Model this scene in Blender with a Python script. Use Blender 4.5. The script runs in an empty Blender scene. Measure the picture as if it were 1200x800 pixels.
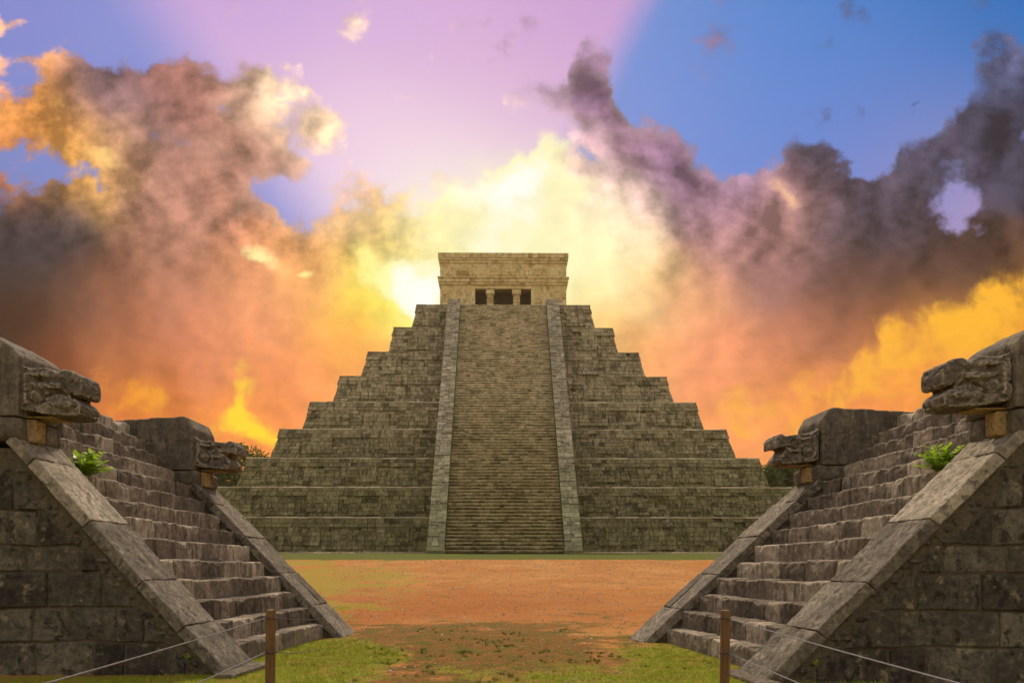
import bpy, bmesh, math, random
import numpy as np
from mathutils import Vector, Matrix
R = math.radians
scene = bpy.context.scene
col = scene.collection
CAMH = 1.6          # eye height
HOR = 645.0         # picture row of the horizon in the 1200x800 photo
F = 1000.0          # focal length in photo pixels

def wx(px, d): return (px - 600.0) * d / F
def wz(py, d): return CAMH + (HOR - py) * d / F
def lin(c):
    return tuple(((v/255.0)/12.92 if v/255.0 <= 0.04045 else ((v/255.0+0.055)/1.055)**2.4) for v in c)

# ------------------------------------------------------------------ numpy noise
def _hash(ix, iy, iz, seed):
    h = (ix.astype(np.uint32)*np.uint32(374761393) + iy.astype(np.uint32)*np.uint32(668265263)
         + iz.astype(np.uint32)*np.uint32(2147483647) + np.uint32((seed*1274126177) & 0xffffffff))
    h = (h ^ (h >> np.uint32(13))) * np.uint32(1274126177)
    h = h ^ (h >> np.uint32(16))
    return (h & np.uint32(0xffffff)).astype(np.float64) / float(0xffffff)
def vnoise(p, seed=0):
    p = np.asarray(p, dtype=np.float64)
    i = np.floor(p).astype(np.int64); f = p - i; f = f*f*(3-2*f)
    r = 0
    for dx in (0, 1):
        for dy in (0, 1):
            for dz in (0, 1):
                w = (f[:,0] if dx else 1-f[:,0])*(f[:,1] if dy else 1-f[:,1])*(f[:,2] if dz else 1-f[:,2])
                r = r + w*_hash(i[:,0]+dx, i[:,1]+dy, i[:,2]+dz, seed)
    return r
def fbm(p, octs=4, seed=0):
    p = np.asarray(p, dtype=np.float64); a = 0.5; r = 0; t = 0
    for o in range(octs):
        r = r + a*vnoise(p*(2**o)+o*17.3, seed+o); t += a; a *= 0.5
    return r/t
def sstep(a, b, x):
    t = np.clip((x-a)/(b-a), 0, 1); return t*t*(3-2*t)

# ------------------------------------------------------------------ objects
def tag(o, label=None, cat=None, group=None, kind=None):
    if label: o['label'] = label
    if cat: o['category'] = cat
    if group: o['group'] = group
    if kind: o['kind'] = kind
    return o
def thing(name, label, cat, loc=(0,0,0), rotz=0, group=None):
    o = bpy.data.objects.new(name, None); col.objects.link(o)
    o.location = loc; o.rotation_euler = (0, 0, rotz); o.empty_display_size = 0.3
    return tag(o, label, cat, group)
class MB:
    """collects vertices, faces and a tint per face"""
    def __init__(s): s.v = []; s.f = []; s.t = []; s.n = 0
    def add(s, verts, faces, tint=0.5):
        verts = np.asarray(verts, dtype=np.float64).reshape(-1, 3)
        s.v.append(verts); n = s.n
        for f in faces: s.f.append(tuple(int(i)+n for i in f))
        if np.isscalar(tint): s.t.extend([float(tint)]*len(faces))
        else: s.t.extend([float(x) for x in tint])
        s.n += len(verts)
    def build(s, name, m, parent=None, xf=None, flip=False, smooth=False, base=None, label=None):
        V = np.concatenate(s.v) if s.v else np.zeros((0,3))
        if xf is not None: V = xf(V)
        if base is not None: V = V - np.array(base)
        me = bpy.data.meshes.new(name)
        fs = [tuple(reversed(f)) for f in s.f] if flip else s.f
        me.from_pydata(V.tolist(), [], fs)
        a = me.attributes.new('tint', 'FLOAT', 'FACE'); a.data.foreach_set('value', np.array(s.t, dtype=np.float32))
        if smooth: me.polygons.foreach_set('use_smooth', [True]*len(me.polygons))
        me.update()
        o = bpy.data.objects.new(name, me); col.objects.link(o)
        if m: me.materials.append(m)
        if parent: o.parent = parent
        if label: o['label'] = label
        return o
BOXF = [(0,3,2,1),(4,5,6,7),(0,1,5,4),(1,2,6,5),(2,3,7,6),(3,0,4,7)]
def add_box(mb, x0,x1,y0,y1,z0,z1, tint=0.5):
    mb.add([(x0,y0,z0),(x1,y0,z0),(x1,y1,z0),(x0,y1,z0),(x0,y0,z1),(x1,y0,z1),(x1,y1,z1),(x0,y1,z1)], BOXF, tint)
def grid_faces(nu, nv, off=0):
    i = np.arange(nu-1)[:,None]; j = np.arange(nv-1)[None,:]
    a = (i*nv + j + off); f = np.stack([a, a+nv, a+nv+1, a+1], -1).reshape(-1, 4)
    return f
def rbox(size, cell, r, rnd, amp=0.012, freq=5.0, seed=0):
    """rounded, subdivided, weathered box centred on the origin; returns verts, faces"""
    sx, sy, sz = size; hx, hy, hz = sx/2, sy/2, sz/2
    n = [max(2, int(round(s/cell))) for s in size]
    def knots(h, k):
        a = np.linspace(-h, h, k+1)
        return np.unique(np.concatenate([a, [-h+r*0.5, -h+r, h-r, h-r*0.5]]))
    ks = [knots(h, k) for h, k in zip((hx,hy,hz), n)]
    V = []; Fc = []; off = 0
    for ax in range(3):
        u, w = [(1,2),(2,0),(0,1)][ax]
        for sg in (-1, 1):
            A, B = np.meshgrid(ks[u], ks[w], indexing='ij')
            P = np.zeros(A.shape+(3,)); P[...,u] = A; P[...,w] = B; P[...,ax] = sg*(hx,hy,hz)[ax]
            f = grid_faces(len(ks[u]), len(ks[w]), off)
            if sg < 0: f = f[:, ::-1]
            V.append(P.reshape(-1,3)); Fc.append(f); off += A.size
    V = np.concatenate(V); Fc = np.concatenate(Fc)
    H = np.array([hx,hy,hz]); inner = np.clip(V, -(H-r), H-r)
    d = V - inner; L = np.linalg.norm(d, axis=1, keepdims=True); L[L == 0] = 1
    nrm = d/L
    V2 = inner + nrm*r
    q = V2*freq + rnd.uniform(0, 50)
    V2 = V2 + nrm*((fbm(q, 3, seed)-0.5)*2*amp)[:,None]
    return V2, Fc
def orient(V, c, u=(1,0,0), v=(0,1,0), w=(0,0,1)):
    M = np.array([u, v, w], dtype=float)
    return V @ M + np.array(c)

def remeshed(parts, voxel, smooth_it=2):
    """union closed shells with a voxel remesh; parts = list of (verts, faces)"""
    mb = MB()
    for v, f in parts: mb.add(v, f)
    o = mb.build('tmp', None)
    m = o.modifiers.new('r', 'REMESH'); m.mode = 'VOXEL'; m.voxel_size = voxel
    if smooth_it:
        s = o.modifiers.new('s', 'SMOOTH'); s.factor = 0.6; s.iterations = smooth_it
    dg = bpy.context.evaluated_depsgraph_get(); dg.update()
    me = bpy.data.meshes.new_from_object(o.evaluated_get(dg))
    n = len(me.vertices); V = np.empty(n*3); me.vertices.foreach_get('co', V); V = V.reshape(-1,3)
    N = np.empty(n*3); me.vertices.foreach_get('normal', N); N = N.reshape(-1,3)
    Fs = [tuple(p.vertices) for p in me.polygons]
    md = o.data; bpy.data.objects.remove(o); bpy.data.meshes.remove(md); bpy.data.meshes.remove(me)
    return V, N, Fs
def prism(poly, y0, y1):
    """poly: (x,z) points anticlockwise seen from -y; extruded from y0 to y1"""
    n = len(poly)
    V = [(x, y0, z) for x, z in poly] + [(x, y1, z) for x, z in poly]
    Fs = [tuple(range(n)), tuple(range(2*n-1, n-1, -1))]
    for i in range(n):
        j = (i+1) % n; Fs.append((j, i, i+n, j+n))
    return V, Fs

# ------------------------------------------------------------------ node helper
class NT:
    def __init__(s, tree): s.t = tree; s.n = tree.nodes; s.l = tree.links
    def node(s, typ, ins=None, **kw):
        nd = s.n.new(typ)
        for k, v in kw.items(): setattr(nd, k, v)
        if ins:
            for k, v in ins.items():
                sock = nd.inputs[k]
                if isinstance(v, bpy.types.NodeSocket): s.l.new(v, sock)
                else: sock.default_value = v
        return nd
    def math(s, op, a, b=None, c=None, clamp=False):
        nd = s.n.new('ShaderNodeMath'); nd.operation = op; nd.use_clamp = clamp
        for i, v in enumerate((a, b, c)):
            if v is None: continue
            if isinstance(v, bpy.types.NodeSocket): s.l.new(v, nd.inputs[i])
            else: nd.inputs[i].default_value = v
        return nd.outputs[0]
    def vec(s, op, a, b=None, c=None, scale=None):
        nd = s.n.new('ShaderNodeVectorMath'); nd.operation = op
        for i, v in enumerate((a, b, c)):
            if v is None: continue
            if isinstance(v, bpy.types.NodeSocket): s.l.new(v, nd.inputs[i])
            else: nd.inputs[i].default_value = v
        if scale is not None:
            if isinstance(scale, bpy.types.NodeSocket): s.l.new(scale, nd.inputs['Scale'])
            else: nd.inputs['Scale'].default_value = scale
        return nd.outputs['Value'] if op in ('DOT_PRODUCT','LENGTH','DISTANCE') else nd.outputs['Vector']
    def noise(s, vec, scale, detail=4, rough=0.55, dist=0.0, out=0, dim='3D'):
        nd = s.node('ShaderNodeTexNoise', {'Vector': vec, 'Scale': scale, 'Detail': detail, 'Roughness': rough, 'Distortion': dist}, noise_dimensions=dim)
        return nd.outputs[out]
    def mix(s, fac, a, b, mode='MIX'):
        nd = s.n.new('ShaderNodeMix'); nd.data_type = 'RGBA'; nd.blend_type = mode
        for k, v in (('Factor', fac), ('A', a), ('B', b)):
            sock = [i for i in nd.inputs if i.name == k and i.type == ('VALUE' if k == 'Factor' else 'RGBA')][0]
            if isinstance(v, bpy.types.NodeSocket): s.l.new(v, sock)
            else: sock.default_value = v if k == 'Factor' else tuple(v)[:3]+(1,)
        return [o for o in nd.outputs if o.type == 'RGBA'][0]
    def step(s, x, a, b, smooth=True):
        nd = s.node('ShaderNodeMapRange', {'Value': x, 'From Min': a, 'From Max': b, 'To Min': 0.0, 'To Max': 1.0})
        nd.interpolation_type = 'SMOOTHSTEP' if smooth else 'LINEAR'; nd.clamp = True
        return nd.outputs[0]
# ================================================================== sky
SUN_EL, SUN_AZ = R(46), R(-8)     # azimuth measured from +Y towards +X
def build_world():
    w = bpy.data.worlds.new("World"); scene.world = w; w.use_nodes = True
    t = w.node_tree; t.nodes.clear(); N = NT(t); n0 = N.noise
    N.noise = lambda *a, **k: n0(*a, dim='2D', **k)
    tc = N.node('ShaderNodeTexCoord'); d = tc.outputs['Generated']
    sp = N.node('ShaderNodeSeparateXYZ', {0: d}).outputs
    yy = N.math('MAXIMUM', sp[1], 0.12)
    u = N.math('DIVIDE', sp[0], yy); v = N.math('DIVIDE', sp[2], yy)
    # direction chart of the sunset side of the sky, 1 unit = 1/10 rad near its centre
    U = N.math('MULTIPLY_ADD', u, 10.0, 6.0); V = N.math('MULTIPLY_ADD', v, -10.0, 6.45)
    U = N.math('MINIMUM', N.math('MAXIMUM', U, -2.5), 14.5); V = N.math('MINIMUM', V, 5.6)
    P0 = N.node('ShaderNodeCombineXYZ', {0: U, 1: V, 2: 0.0}).outputs[0]
    def field(P, pts, k):
        acc = None; ws = None
        base = math.exp(-k)
        for (x, y, c) in pts:
            s_ = N.vec('SUBTRACT', P, (x/100.0, y/100.0, 0)); dd = N.vec('DOT_PRODUCT', s_, s_)
            wgt = N.math('POWER', base, dd)
            cl = lin(c)
            if acc is None:
                acc = N.vec('SCALE', cl, scale=wgt); ws = N.math('ADD', wgt, 1e-20)
            else:
                acc = N.vec('ADD', N.vec('SCALE', cl, scale=wgt), acc); ws = N.math('ADD', ws, wgt)
        inv = N.math('DIVIDE', 1.0, ws)
        return N.vec('SCALE', acc, scale=inv)
    def blobs(P, bl):
        acc = None
        for (x, y, rx, ry, rot, wt) in bl:
            m = N.node('ShaderNodeMapping', {'Vector': P, 'Location': (x/100, y/100, 0), 'Rotation': (0,0,R(rot)), 'Scale': (rx/100, ry/100, 1)})
            m.vector_type = 'TEXTURE'
            g = N.node('ShaderNodeTexGradient', {'Vector': m.outputs[0]}, gradient_type='SPHERICAL').outputs['Fac']
            acc = N.math('MULTIPLY', g, wt) if acc is None else N.math('MULTIPLY_ADD', g, wt, acc)
        return acc
    # warps
    wb = N.vec('SUBTRACT', N.noise(P0, 0.9, 2, 0.5, out='Color'), (0.5,0.5,0.5))
    wf = N.vec('SUBTRACT', N.noise(P0, 2.6, 4, 0.55, out='Color'), (0.5,0.5,0.5))
    P1 = N.vec('MULTIPLY_ADD', wb, (0.35,0.35,0), P0)
    P1 = N.vec('MULTIPLY_ADD', wf, (0.16,0.16,0), P1)
    P2 = N.vec('MULTIPLY_ADD', wf, (0.5,0.5,0), N.vec('MULTIPLY_ADD', wb, (0.5,0.5,0), P0))
    # clear sky: blue with a wide lilac shaft fanning out of the sun
    blue = field(P0, [(60,60,(134,150,218)),(0,0,(140,140,205)),(20,200,(128,142,196)),(170,90,(150,155,215)),(760,20,(122,152,215)),(900,20,(66,134,206)),(1180,10,(40,118,192)),
                      (1050,110,(84,136,206)),(850,130,(100,148,218)),(950,180,(126,146,216)),(1120,250,(186,160,196)),(760,160,(150,160,220))], 0.55)
    lil = field(P0, [(300,20,(200,168,222)),(480,40,(210,174,220)),(640,40,(208,168,215)),(700,10,(196,160,214)),(300,130,(226,190,222)),(420,170,(240,208,228)),(560,130,(228,190,222)),
                     (640,120,(218,180,216)),(330,235,(226,206,236)),(480,225,(250,236,240)),(590,225,(255,248,238)),(560,300,(255,252,190)),(690,160,(226,190,220))], 1.1)
    # shaft edges (straight in the chart: great circles through the sun)
    l1 = N.math('ADD', N.math('MULTIPLY_ADD', V, -0.50, 7.60), N.math('MULTIPLY', N.noise(P0, 0.8, 2), 0.12))   # right edge x(y)
    eR = N.step(N.math('SUBTRACT', l1, U), -0.22, 0.42)
    l2 = N.math('MULTIPLY_ADD', V, 0.75, 1.75)
    eL = N.step(N.math('SUBTRACT', U, l2), -0.7, 0.7)
    shaft = N.math('MULTIPLY', eR, eL)
    clear = N.mix(shaft, blue, lil)
    # cloud cover
    cov = blobs(P2, [(170,190,250,130,10,1.3),(60,135,150,80,0,1.0),(225,110,70,50,40,.9),(300,165,110,50,38,1.0),(110,320,420,160,0,1.5),(95,95,60,30,20,.7),
        (12,30,30,20,0,.6),(15,70,40,22,10,.75),(335,118,120,45,34,.7),(290,95,60,25,40,.4),(440,245,90,50,20,.9),(300,320,200,90,0,1.2),(620,240,120,60,-15,1.0),(540,275,110,55,0,1.0),(700,280,120,60,0,.6),
        (700,98,40,62,-25,1.15),(740,165,110,42,42,1.0),(830,225,140,60,32,1.2),(700,225,110,80,0,1.3),(870,265,150,60,10,1.2),(925,245,60,50,0,.7),
        (962,185,45,80,-10,1.2),(1050,235,160,60,-12,1.1),(1100,175,110,50,-15,.95),(1190,190,70,170,0,1.3),(1185,75,45,40,0,.9),(1070,125,18,28,0,.75),(1030,330,330,150,0,1.5),
        (640,110,60,60,30,.33),(600,150,50,30,0,.28),(850,50,200,20,10,.12),(820,190,60,40,0,.2),(480,180,90,30,0,.15),
        (1112,215,50,40,35,-.75),(1132,268,40,50,-30,-.8),(35,195,100,30,15,-1.0),(330,240,75,60,20,-1.15),(120,222,90,22,10,-.75),(840,170,70,70,0,-.3),(900,225,40,30,0,-.3),(1010,180,35,40,0,-.5)])
    low = N.step(V, 2.6, 3.4)
    Pn = N.vec('MULTIPLY', N.vec('MULTIPLY_ADD', wf, (0.10,0.10,0), P0), (1,1.2,1))
    nz = N.noise(Pn, 1.25, 10, 0.56)
    cov = N.math('ADD', N.math('MULTIPLY_ADD', low, 1.8, cov), N.math('MULTIPLY_ADD', nz, 2.2, -1.22))
    mask = N.step(cov, 0.10, 0.66)
    core = N.step(cov, 0.2, 1.3)
    cc = field(P1, [(0,300,(66,58,62)),(60,265,(82,72,80)),(100,345,(116,82,68)),(0,385,(74,48,38)),(200,300,(180,130,108)),(225,230,(180,130,112)),(150,155,(146,114,118)),(100,110,(132,106,122)),
        (210,105,(164,114,108)),(300,160,(178,126,110)),(340,195,(180,138,126)),(260,110,(180,128,116)),(180,200,(160,118,110)),(45,132,(246,170,76)),(15,105,(226,150,90)),(80,178,(252,184,92)),(125,188,(255,196,120)),(20,180,(170,110,80)),
        (280,330,(232,160,120)),(330,110,(255,226,190)),(395,150,(255,218,180)),(405,250,(224,172,134)),(430,300,(248,206,120)),(450,335,(255,240,70)),(490,345,(255,252,170)),(350,330,(250,182,116)),
        (250,400,(232,146,106)),(150,360,(176,114,88)),(220,350,(210,142,114)),(310,380,(238,160,114)),(350,460,(247,156,98)),(150,420,(196,122,80)),(400,400,(252,184,92)),(300,490,(250,158,84)),(330,430,(246,160,106)),(160,480,(222,132,66)),(60,440,(128,72,46)),(0,470,(96,54,36)),
        (520,255,(252,222,150)),(560,280,(255,240,140)),(600,225,(252,222,190)),(640,280,(255,240,176)),(480,290,(250,220,130)),(440,470,(250,168,104)),(15,60,(255,190,140)),
        (705,100,(140,108,140)),(735,165,(160,122,150)),(790,195,(136,106,134)),(880,200,(150,124,158)),(700,205,(246,200,204)),(660,240,(255,226,214)),(720,260,(250,212,192)),(680,330,(255,240,160)),(755,325,(252,212,150)),
        (845,240,(160,124,142)),(850,290,(196,148,146)),(820,350,(238,172,126)),(900,310,(166,122,116)),(925,245,(200,150,140)),(965,190,(80,74,98)),(975,260,(92,80,92)),(1050,250,(94,82,96)),(1100,180,(88,82,102)),
        (1185,160,(72,68,84)),(1185,70,(96,100,134)),(1100,300,(84,66,64)),(1000,330,(112,82,74)),(1150,330,(92,68,60)),(950,395,(186,124,98)),(850,420,(246,162,120)),(1010,385,(150,100,78)),
        (1185,385,(250,172,60)),(1110,405,(250,172,72)),(1050,430,(247,160,80)),(950,465,(247,158,92)),(870,490,(250,166,104)),(1010,490,(246,156,92)),(1190,470,(240,150,50)),(750,420,(251,176,118)),
        (700,390,(254,206,130)),(560,420,(252,186,122)),(1090,350,(140,96,72))], 5.0)
    # relief: billows catch the light on the side turned to the sun
    S = (5.6, 2.9, 0)
    ts = N.vec('NORMALIZE', N.vec('SUBTRACT', S, P0))
    nb = N.noise(N.vec('MULTIPLY_ADD', ts, (0.17,0.17,0), Pn), 1.25, 8, 0.52)
    rel = N.math('MULTIPLY', N.math('SUBTRACT', nz, nb), 1.0)
    bil = N.noise(Pn, 0.7, 4, 0.5)
    amp = N.math('MULTIPLY_ADD', N.step(V, 3.6, 2.4), 0.75, 0.25)
    lum = N.math('ADD', N.math('MULTIPLY', rel, 3.2), N.math('MULTIPLY_ADD', bil, 0.9, -0.45))
    lum = N.math('MULTIPLY_ADD', lum, amp, 1.0)
    lum = N.math('MINIMUM', N.math('MAXIMUM', lum, 0.55), 1.55)
    cloud = N.vec('SCALE', cc, scale=lum)
    # gold fire on the low cloud
    fb = blobs(P1, [(285,470,22,60,10,.8),(305,505,60,20,25,.7),(255,500,60,30,0,.45),(150,465,90,40,20,.8),(1170,350,130,50,-32,1.0),(1100,405,140,50,-22,.95),(960,465,130,50,-25,.95),(870,475,40,40,0,.6),(1040,400,80,40,-20,.6),
        (45,130,70,40,20,.55),(120,188,45,22,0,1.0),(303,300,30,13,20,1.3),(355,318,14,9,0,1.2),(460,330,80,50,40,1.0),(490,340,55,32,25,1.6),(25,45,40,20,0,.8),(310,490,130,60,0,.2),(690,180,50,14,-40,.7),(930,235,40,20,20,.9),(1030,300,60,16,10,.2)])
    fire = N.math('MULTIPLY', N.math('MULTIPLY_ADD', fb, 1.25, N.math('MULTIPLY_ADD', N.noise(P1, 1.8, 8, 0.62), 3.2, -1.85)), N.step(fb, 0.02, 0.3))
    fm = N.math('MULTIPLY', N.step(fire, 0.0, 1.25), mask)
    firecol = field(P0, [(290,480,(255,222,66)),(150,465,(244,160,60)),(1150,370,(255,190,62)),(960,465,(255,186,72)),(60,120,(255,196,96)),(130,190,(255,212,140)),(305,300,(255,240,170)),
                         (455,330,(255,250,60)),(490,342,(255,255,250)),(690,180,(255,226,196)),(930,235,(255,206,160)),(870,480,(255,190,80)),(25,60,(255,200,150))], 2.0)
    cloud = N.mix(fm, cloud, firecol)
    # thin rim between cloud and clear sky
    rimn = N.math('MULTIPLY', N.math('SUBTRACT', mask, core), N.step(N.vec('DISTANCE', P0, S), 5.2, 0.8))
    front = N.mix(mask, clear, cloud)
    front = N.mix(N.math('MULTIPLY', rimn, 0.22), front, lin((255,236,206)))
    # sun glow behind the temple
    g1 = blobs(P2, [(595,275,210,120,-8,1.15),(690,320,130,90,0,.45),(495,340,46,36,30,1.5),(612,205,75,28,-22,1.7),(655,222,40,35,0,.8)])
    front = N.mix(N.math('MULTIPLY', N.step(g1, 0.0, 1.15), 0.9), front, lin((255,250,200)))
    g2 = N.math('ADD', blobs(P2, [(490,342,48,38,30,1.7),(600,215,95,36,-18,1.0),(585,265,130,60,-10,.5)]), N.math('MULTIPLY_ADD', nz, 1.6, -0.85))
    front = N.mix(N.math('MULTIPLY', N.step(g2, 0.15, 1.15), N.step(N.vec('DISTANCE', P0, (5.7, 2.75, 0)), 2.3, 1.0)), front, (1.0, 1.0, 0.93))
    front = N.node('ShaderNodeGamma', {0: front, 1: 1.11}).outputs[0]
    # the rest of the dome: evening sky, brightened as fill for the pyramid's shaded front
    sky = N.node('ShaderNodeTexSky'); sky.sky_type = 'NISHITA'; sky.sun_disc = False
    sky.sun_elevation = SUN_EL; sky.sun_rotation = SUN_AZ; sky.air_density = 1.6; sky.dust_density = 3.0
    nis = N.vec('SCALE', sky.outputs[0], scale=0.09)
    back = N.vec('ADD', nis, N.mix(N.step(sp[2], -0.05, 0.9), lin((228,196,150)), lin((190,176,166))))
    f = N.step(sp[1], 0.16, 0.42)
    up = N.step(v, 1.2, 0.72)
    f = N.math('MULTIPLY', f, up)
    c = N.mix(f, back, front)
    bg = N.node('ShaderNodeBackground', {'Color': c, 'Strength': 1.0})
    out = N.node('ShaderNodeOutputWorld', {0: bg.outputs[0]})
    w.cycles.sampling_method = 'NONE'
build_world()
sl = bpy.data.lights.new('sun', 'SUN'); sl.energy = 3.6; sl.angle = R(3); sl.color = (1.0, 0.80, 0.54)
so = bpy.data.objects.new('sun', sl); col.objects.link(so)
dirv = Vector((math.sin(SUN_AZ)*math.cos(SUN_EL), math.cos(SUN_AZ)*math.cos(SUN_EL), math.sin(SUN_EL)))
so.rotation_euler = dirv.to_track_quat('Z', 'Y').to_euler(); so.location = dirv*300
# camera
cd = bpy.data.cameras.new('camera'); co = bpy.data.objects.new('camera', cd); col.objects.link(co)
co.location = (0, 0, CAMH); co.rotation_euler = (R(90), 0, 0)
cd.sensor_width = 36; cd.lens = 36*F/1200; cd.shift_y = (HOR-400)/1200.0; cd.clip_end = 12000; cd.clip_start = 0.05
scene.camera = co
vs = scene.view_settings; vs.view_transform = 'Standard'; vs.look = 'None'; vs.exposure = 0; vs.gamma = 1
# ================================================================== materials
scene.cycles.use_adaptive_sampling = True
scene.cycles.adaptive_threshold = 0.03
scene.cycles.adaptive_min_samples = 16
scene.cycles.use_denoising = True
scene.cycles.max_bounces = 5; scene.cycles.diffuse_bounces = 3; scene.cycles.glossy_bounces = 2
scene.cycles.time_limit = 1100
def stone_mat(name, dark, mid, light, scale=1.0, tint=0.5, streak=0.0, stain=(0.02,0.018,0.015), stain_amt=0.5, lichen=None, lichen_amt=0.0,
              bump=0.5, bscale=30.0, edge=0.0, low=None, low_z=(0,1), rough=0.9, speck=0.25):
    m = bpy.data.materials.new(name); m.use_nodes = True; t = m.node_tree; t.nodes.clear(); N = NT(t)
    tc = N.node('ShaderNodeTexCoord'); P = tc.outputs['Object']
    at = N.node('ShaderNodeAttribute', attribute_name='tint').outputs['Fac']
    n1 = N.noise(P, 1.3*scale, 8, 0.62); n2 = N.noise(P, 7.0*scale, 6, 0.65); n3 = N.noise(P, bscale, 5, 0.7)
    k = N.math('ADD', N.math('MULTIPLY_ADD', N.math('SUBTRACT', at, 0.5), tint*2, N.math('MULTIPLY_ADD', N.math('SUBTRACT', n1, 0.5), 1.5, 0.5)),
               N.math('MULTIPLY', N.math('SUBTRACT', n2, 0.5), 0.9))
    c = N.mix(N.step(k, 0.05, 0.5, False), dark, mid)
    c = N.mix(N.step(k, 0.5, 1.0, False), c, light)
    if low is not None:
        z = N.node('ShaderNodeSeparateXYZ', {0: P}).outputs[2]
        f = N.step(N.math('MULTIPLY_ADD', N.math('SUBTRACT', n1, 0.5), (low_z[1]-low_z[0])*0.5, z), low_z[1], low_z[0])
        c = N.mix(N.math('MULTIPLY', f, 0.85), c, N.mix(1.0, c, low, 'MULTIPLY'))  # darker green foot: algae, plus the sun's haze glow above put into colour
    # dark weathering, running down the face where streaked
    Ps = N.vec('MULTIPLY', P, (1, 1, 0.22 if streak else 0.8))
    s = N.noise(Ps, 4.5*scale, 7, 0.68, 0.3)
    sf = N.math('MULTIPLY', N.step(N.math('ADD', s, N.math('MULTIPLY', N.math('SUBTRACT', n1, 0.5), 0.6)), 0.50, 0.66), stain_amt)
    c = N.mix(sf, c, stain)
    if lichen is not None:
        l = N.noise(N.vec('ADD', P, (13.1, 4.2, 7.7)), 2.3*scale, 9, 0.72)
        lf = N.math('MULTIPLY', N.step(N.math('ADD', l, N.math('MULTIPLY', N.math('SUBTRACT', n2, 0.5), 0.35)), 0.56, 0.68), lichen_amt)
        c = N.mix(lf, c, lichen)
    if edge:
        pt = N.node('ShaderNodeNewGeometry').outputs['Pointiness']
        ef = N.math('MULTIPLY', N.step(pt, 0.51, 0.58), edge)
        c = N.mix(ef, c, light)
    sp = N.step(n3, 0.25, 0.75, False)
    c = N.mix(speck, c, N.mix(sp, (0.25,0.25,0.25), (1.6,1.6,1.6)), 'MULTIPLY') if speck else c
    b = N.node('ShaderNodeBump', {'Strength': bump, 'Distance': 0.25/bscale*3, 'Height': N.math('MULTIPLY_ADD', n2, 0.8, n3)})
    p = N.node('ShaderNodeBsdfPrincipled', {'Base Color': c, 'Roughness': rough, 'Normal': b.outputs[0], 'Specular IOR Level': 0.25})
    N.node('ShaderNodeOutputMaterial', {0: p.outputs[0]})
    return m
def plain_mat(name, c1, c2, scale=6.0, rough=0.7, bump=0.2, stretch=(1,1,1), tint=0.0, metallic=0.0, trans=0.0):
    m = bpy.data.materials.new(name); m.use_nodes = True; t = m.node_tree; t.nodes.clear(); N = NT(t)
    P = N.vec('MULTIPLY', N.node('ShaderNodeTexCoord').outputs['Object'], stretch)
    n = N.noise(P, scale, 6, 0.65)
    k = N.step(n, 0.3, 0.7, False)
    if tint:
        at = N.node('ShaderNodeAttribute', attribute_name='tint').outputs['Fac']
        k = N.math('ADD', N.math('MULTIPLY', at, tint), N.math('MULTIPLY', k, 1-tint))
    c = N.mix(k, c1, c2)
    b = N.node('ShaderNodeBump', {'Strength': bump, 'Distance': 0.02, 'Height': n})
    p = N.node('ShaderNodeBsdfPrincipled', {'Base Color': c, 'Roughness': rough, 'Normal': b.outputs[0], 'Specular IOR Level': 0.3, 'Metallic': metallic})
    sh = p.outputs[0]
    if trans:
        tr = N.node('ShaderNodeBsdfTranslucent', {'Color': c})
        sh = N.node('ShaderNodeMixShader', {0: trans, 1: sh, 2: tr.outputs[0]}).outputs[0]
    N.node('ShaderNodeOutputMaterial', {0: sh})
    return m
M = {}
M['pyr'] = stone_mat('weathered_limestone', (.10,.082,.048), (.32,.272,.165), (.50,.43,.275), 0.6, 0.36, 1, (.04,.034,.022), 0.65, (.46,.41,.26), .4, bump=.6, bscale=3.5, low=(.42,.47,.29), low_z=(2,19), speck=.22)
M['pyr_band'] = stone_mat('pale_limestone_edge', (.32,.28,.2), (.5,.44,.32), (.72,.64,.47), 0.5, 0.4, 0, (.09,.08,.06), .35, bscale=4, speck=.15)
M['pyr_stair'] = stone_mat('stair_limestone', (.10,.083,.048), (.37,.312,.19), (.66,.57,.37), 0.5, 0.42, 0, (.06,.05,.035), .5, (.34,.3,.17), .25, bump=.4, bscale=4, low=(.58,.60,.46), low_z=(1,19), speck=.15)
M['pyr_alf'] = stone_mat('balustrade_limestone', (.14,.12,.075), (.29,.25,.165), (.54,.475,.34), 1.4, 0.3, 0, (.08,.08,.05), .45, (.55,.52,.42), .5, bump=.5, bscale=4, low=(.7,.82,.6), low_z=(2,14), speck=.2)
M['temple'] = stone_mat('glow_tinted_limestone', (.34,.24,.10), (.64,.50,.24), (.74,.62,.36), 0.6, 0.35, 0, (.12,.09,.05), .5, (.5,.43,.26), .35, bump=.4, bscale=5, speck=.15)  # golden sun bloom over the temple put into the stone colour
M['core'] = plain_mat('dark_mortar', (.03,.026,.018), (.07,.06,.04), 3)
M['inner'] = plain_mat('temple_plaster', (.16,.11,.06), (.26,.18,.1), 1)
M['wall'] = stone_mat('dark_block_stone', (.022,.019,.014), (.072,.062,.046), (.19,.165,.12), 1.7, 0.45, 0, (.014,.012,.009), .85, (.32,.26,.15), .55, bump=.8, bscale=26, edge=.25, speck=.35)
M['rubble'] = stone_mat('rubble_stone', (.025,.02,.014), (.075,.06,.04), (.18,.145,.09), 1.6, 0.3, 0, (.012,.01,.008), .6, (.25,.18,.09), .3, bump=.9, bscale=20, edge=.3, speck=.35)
M['step'] = stone_mat('stair_stone', (.05,.039,.027), (.175,.138,.1), (.52,.435,.315), 1.9, 0.3, 1, (.03,.024,.018), .7, (.34,.24,.13), .25, bump=.7, bscale=28, edge=.55, speck=.35)
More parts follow.
